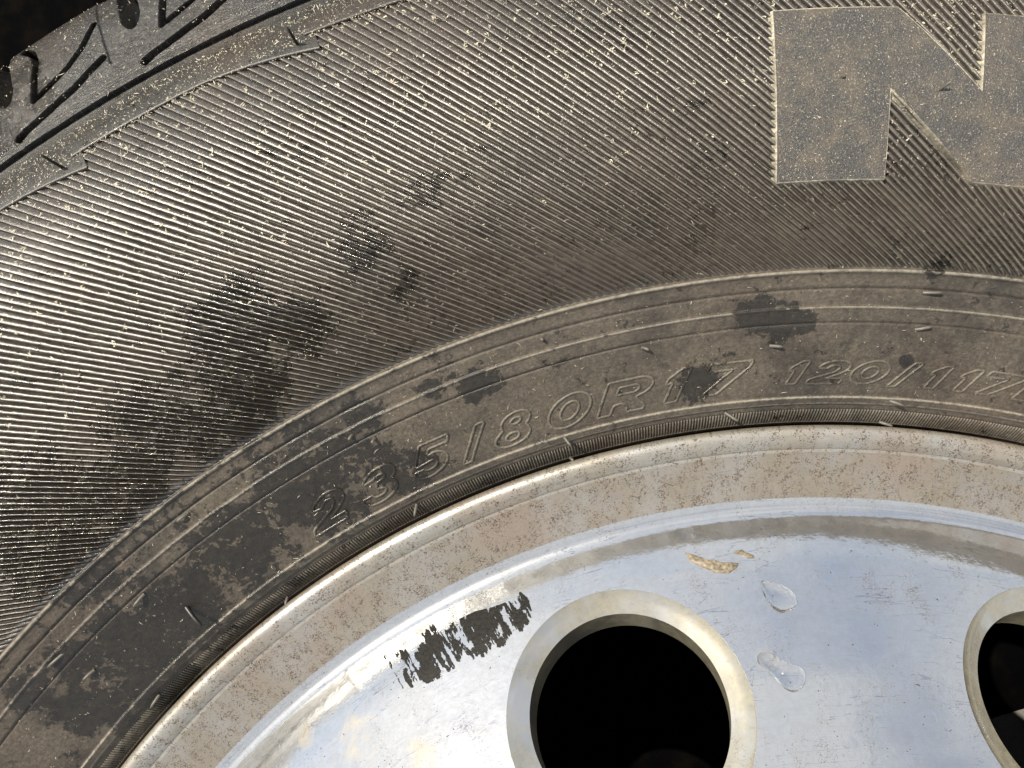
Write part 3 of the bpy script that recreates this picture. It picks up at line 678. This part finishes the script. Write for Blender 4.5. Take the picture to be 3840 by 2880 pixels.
poly_patch(LF2, .12, M_leaf, 'leaf_flake', 'tiny dry leaf flake next to the longer one', 'leaf flake', .15, jag=.5)
# torn black residue : ragged cells kept where noise allows
RES = np.array([(207.22,-16.382),(206.76,-15.495),(204.84,-13.866),(208.16,-12.388),(205.59,-10.894),(205.54,-8.865),(204.75,-7.457),(204.48,-6.13),(205.4,-5.166),(203.19,-4.691),(199.46,-4.891),(196.8,-6.57),(196.44,-9.249),(197.08,-11.472),(196.68,-12.57),(197.22,-14.084),(198.75,-15.761),(201.45,-15.793),(205.49,-16.206)])
def inside(x, y, poly):
    w_ = np.zeros(x.shape, bool); j = len(poly) - 1
    for i in range(len(poly)):
        xi, yi = poly[i]; xj, yj = poly[j]
        c_ = ((yi > y) != (yj > y)) & (x < (xj - xi) * (y - yi) / (yj - yi + 1e-12) + xi); w_ ^= c_; j = i
    return w_
st = .13; ra = np.arange(194, 209, st); aa = np.arange(-17, -4, st / 201 * 57.3)
Rg, Ag = np.meshgrid(ra, aa, indexing='ij'); xx = Ag * 3.5
tear = fbm(xx * 1.0 + Rg * .25, Rg * .16 + xx * .05, 5, 31) * .55 + fbm(xx * .35, Rg * .35, 4, 12) * .45 + .17 * (fbm(xx * 3.5, Rg * 1.6, 3, 5) - .5)
d_ = seg_dist(xx, Rg, [(a * 3.5, r) for r, a in RES] + [(RES[0, 1] * 3.5, RES[0, 0])])
ins = inside(Ag, Rg, RES[:, ::-1])
keep = ins & (tear > .445 - .0 + .10 * np.clip((1.2 - d_) / 1.2, 0, 1) + .05 * np.clip((-10 - Ag) / 6, -.6, 1))
H = .10 + .08 * fbm(xx * 2, Rg * 2, 3, 2)
vv = P(Rg, Ag, dz(Rg)) + dnorm(Rg, Ag) * H[..., None]
kf = keep[:-1, :-1]; I, J = np.nonzero(kf); nc = Rg.shape[1]
F = np.stack([I * nc + J, (I + 1) * nc + J, (I + 1) * nc + J + 1, I * nc + J + 1], -1)
used, inv = np.unique(F.ravel(), return_inverse=True)
o = obj('residue', mesh('residue', vv.reshape(-1, 3)[used], inv.reshape(-1, 4)[:, ::-1], M_tar)); tag(o, 'torn black glue residue smeared across the polished face beside the round hole', 'residue')

# ------------------------------------------------------------------ lint and dust crumbs
def slivers(n, rfun, sizes, wid, zlift, surf, up=.6, jit=1.0):
    Vs = np.empty((n, 8, 3)); 
    r, a = rfun(n); L = sizes(n); W_ = wid(n)
    th = rng.uniform(0, 2 * np.pi, n); t0 = np.stack([np.cos(th), np.sin(th), rng.uniform(-.2, up, n)], -1); t0 /= np.linalg.norm(t0, axis=1)[:, None]
    s0 = np.cross(t0, np.stack([rng.normal(0, .5, n), rng.normal(0, .5, n), np.ones(n)], -1)); s0 /= np.linalg.norm(s0, axis=1)[:, None]
    c = P(r, a, surf(r) + zlift * rng.random(n)); bend = rng.normal(0, .35, n)[:, None] * s0
    for i, t in enumerate((-.5, -.17, .17, .5)):
        m_ = c + t0 * (t * L)[:, None] + bend * (L * (t * t * 4 - .5) * .35)[:, None]; w_ = W_ * (.35, 1., .9, .25)[i] * rng.uniform(.5, 1.2, n)
        Vs[:, i * 2] = m_ - s0 * w_[:, None]; Vs[:, i * 2 + 1] = m_ + s0 * w_[:, None]
    b = (np.arange(n) * 8)[:, None, None]; f = np.array([[0, 1, 3, 2], [2, 3, 5, 4], [4, 5, 7, 6]])[None]
    return Vs.reshape(-1, 3), (f + b).reshape(-1, 4)
parts = []
def pick(r0, r1, a0, a1, power=1.0):
    def f(n):
        r = r0 + (r1 - r0) * rng.random(n) ** power; a = rng.uniform(a0, a1, n); return r, a
    return f
ribtop = lambda r: tz(r) + .45
def rib_phase(r):
    g = np.linspace(270, 354, 400); al = np.radians(52 - 15.5 * (g - 270) / 80)
    p = np.concatenate([[0], np.cumsum(-(np.tan(al[1:]) + np.tan(al[:-1])) / 2 / ((g[1:] + g[:-1]) / 2) * np.diff(g))])
    return np.interp(r, g, np.degrees(p))
def snap(r, a): ph = rib_phase(r); return ph + np.round((a - ph) / DA) * DA + DA * (.10 + rng.normal(0, .10, len(r)))
def clumps(nc, k, r0, r1, a0, a1, power, spread):
    rc = r0 + (r1 - r0) * rng.random(nc) ** power; ac = snap(rc, rng.uniform(a0, a1, nc))
    def f(n):
        i = rng.integers(0, nc, n); return rc[i] + rng.normal(0, spread * .8, n), ac[i] + rng.normal(0, spread / 7.5, n)
    return f
parts.append(slivers(4600, clumps(1350, 3, 292, 351, -30, 26, .6, .32), lambda n: rng.lognormal(-.56, .5, n), lambda n: .035 + .13 * rng.random(n) ** 2, .35, ribtop))
def snapped(r0, r1, a0, a1, power):
    def f(n): r = r0 + (r1 - r0) * rng.random(n) ** power; return r, snap(r, rng.uniform(a0, a1, n))
    return f
parts.append(slivers(300, snapped(292, 352, -30, 26, .62), lambda n: rng.lognormal(-.8, .3, n), lambda n: rng.uniform(.08, .2, n), .3, ribtop))
parts.append(slivers(9000, snapped(278, 352, -32, 27, .75), lambda n: rng.lognormal(-1.35, .4, n), lambda n: rng.uniform(.02, .06, n), .3, ribtop))
parts.append(slivers(2600, pick(350, 361, -24, 3), lambda n: rng.lognormal(-.9, .55, n), lambda n: rng.uniform(.03, .10, n), .3, lambda r: tz(r) + np.interp(r, [350, 355, 358, 361], [.9, .5, -.8, -1.8])))
parts.append(slivers(900, pick(363.8, 399, -20, 0), lambda n: rng.lognormal(-1.0, .5, n), lambda n: rng.uniform(.03, .10, n), .2, lambda r: tz(r) + .15))
parts.append(slivers(1100, pick(241, 290, -36, 32), lambda n: rng.lognormal(-1.0, .6, n), lambda n: rng.uniform(.02, .05, n), .2, lambda r: tz(r) + np.where(r > 271, .4, .05), .3))
parts.append(slivers(900, pick(290.5, 328.5, 13.4, 25), lambda n: rng.lognormal(-1.1, .4, n), lambda n: rng.uniform(.03, .07, n), .15, lambda r: tz(r) + 1.1, .3))
b = 0; VV = []; FF = []
for v, f in parts: VV.append(v); FF.append(f + b); b += len(v)
o = obj('lint', mesh('lint', np.concatenate(VV), np.concatenate(FF), M_lint, False)); tag(o, 'pale lint and dust crumbs caught all over the black tyre', 'lint', kind='stuff')

# dark grit on the polished face
def face_pick(n):
    r = 152 + 60 * rng.random(4 * n); a = rng.uniform(-32, 34, 4 * n); ok = np.ones(4 * n, bool)
    for h_ in HZ:
        dd = np.hypot((r - R0h) / math.cos(TH), np.radians(((a - h_ + 180) % 360) - 180) * r); ok &= dd > A0h + 1.5
    return r[ok][:n], a[ok][:n]
V, F = slivers(420, face_pick, lambda n: rng.lognormal(-1.1, .5, n), lambda n: rng.uniform(.04, .14, n), .05, lambda r: dz(r) + .05, .1)
o = obj('grit', mesh('grit', V, F, M_grit, False)); tag(o, 'dark grit and crumbs scattered over the polished aluminium', 'grit', kind='stuff')
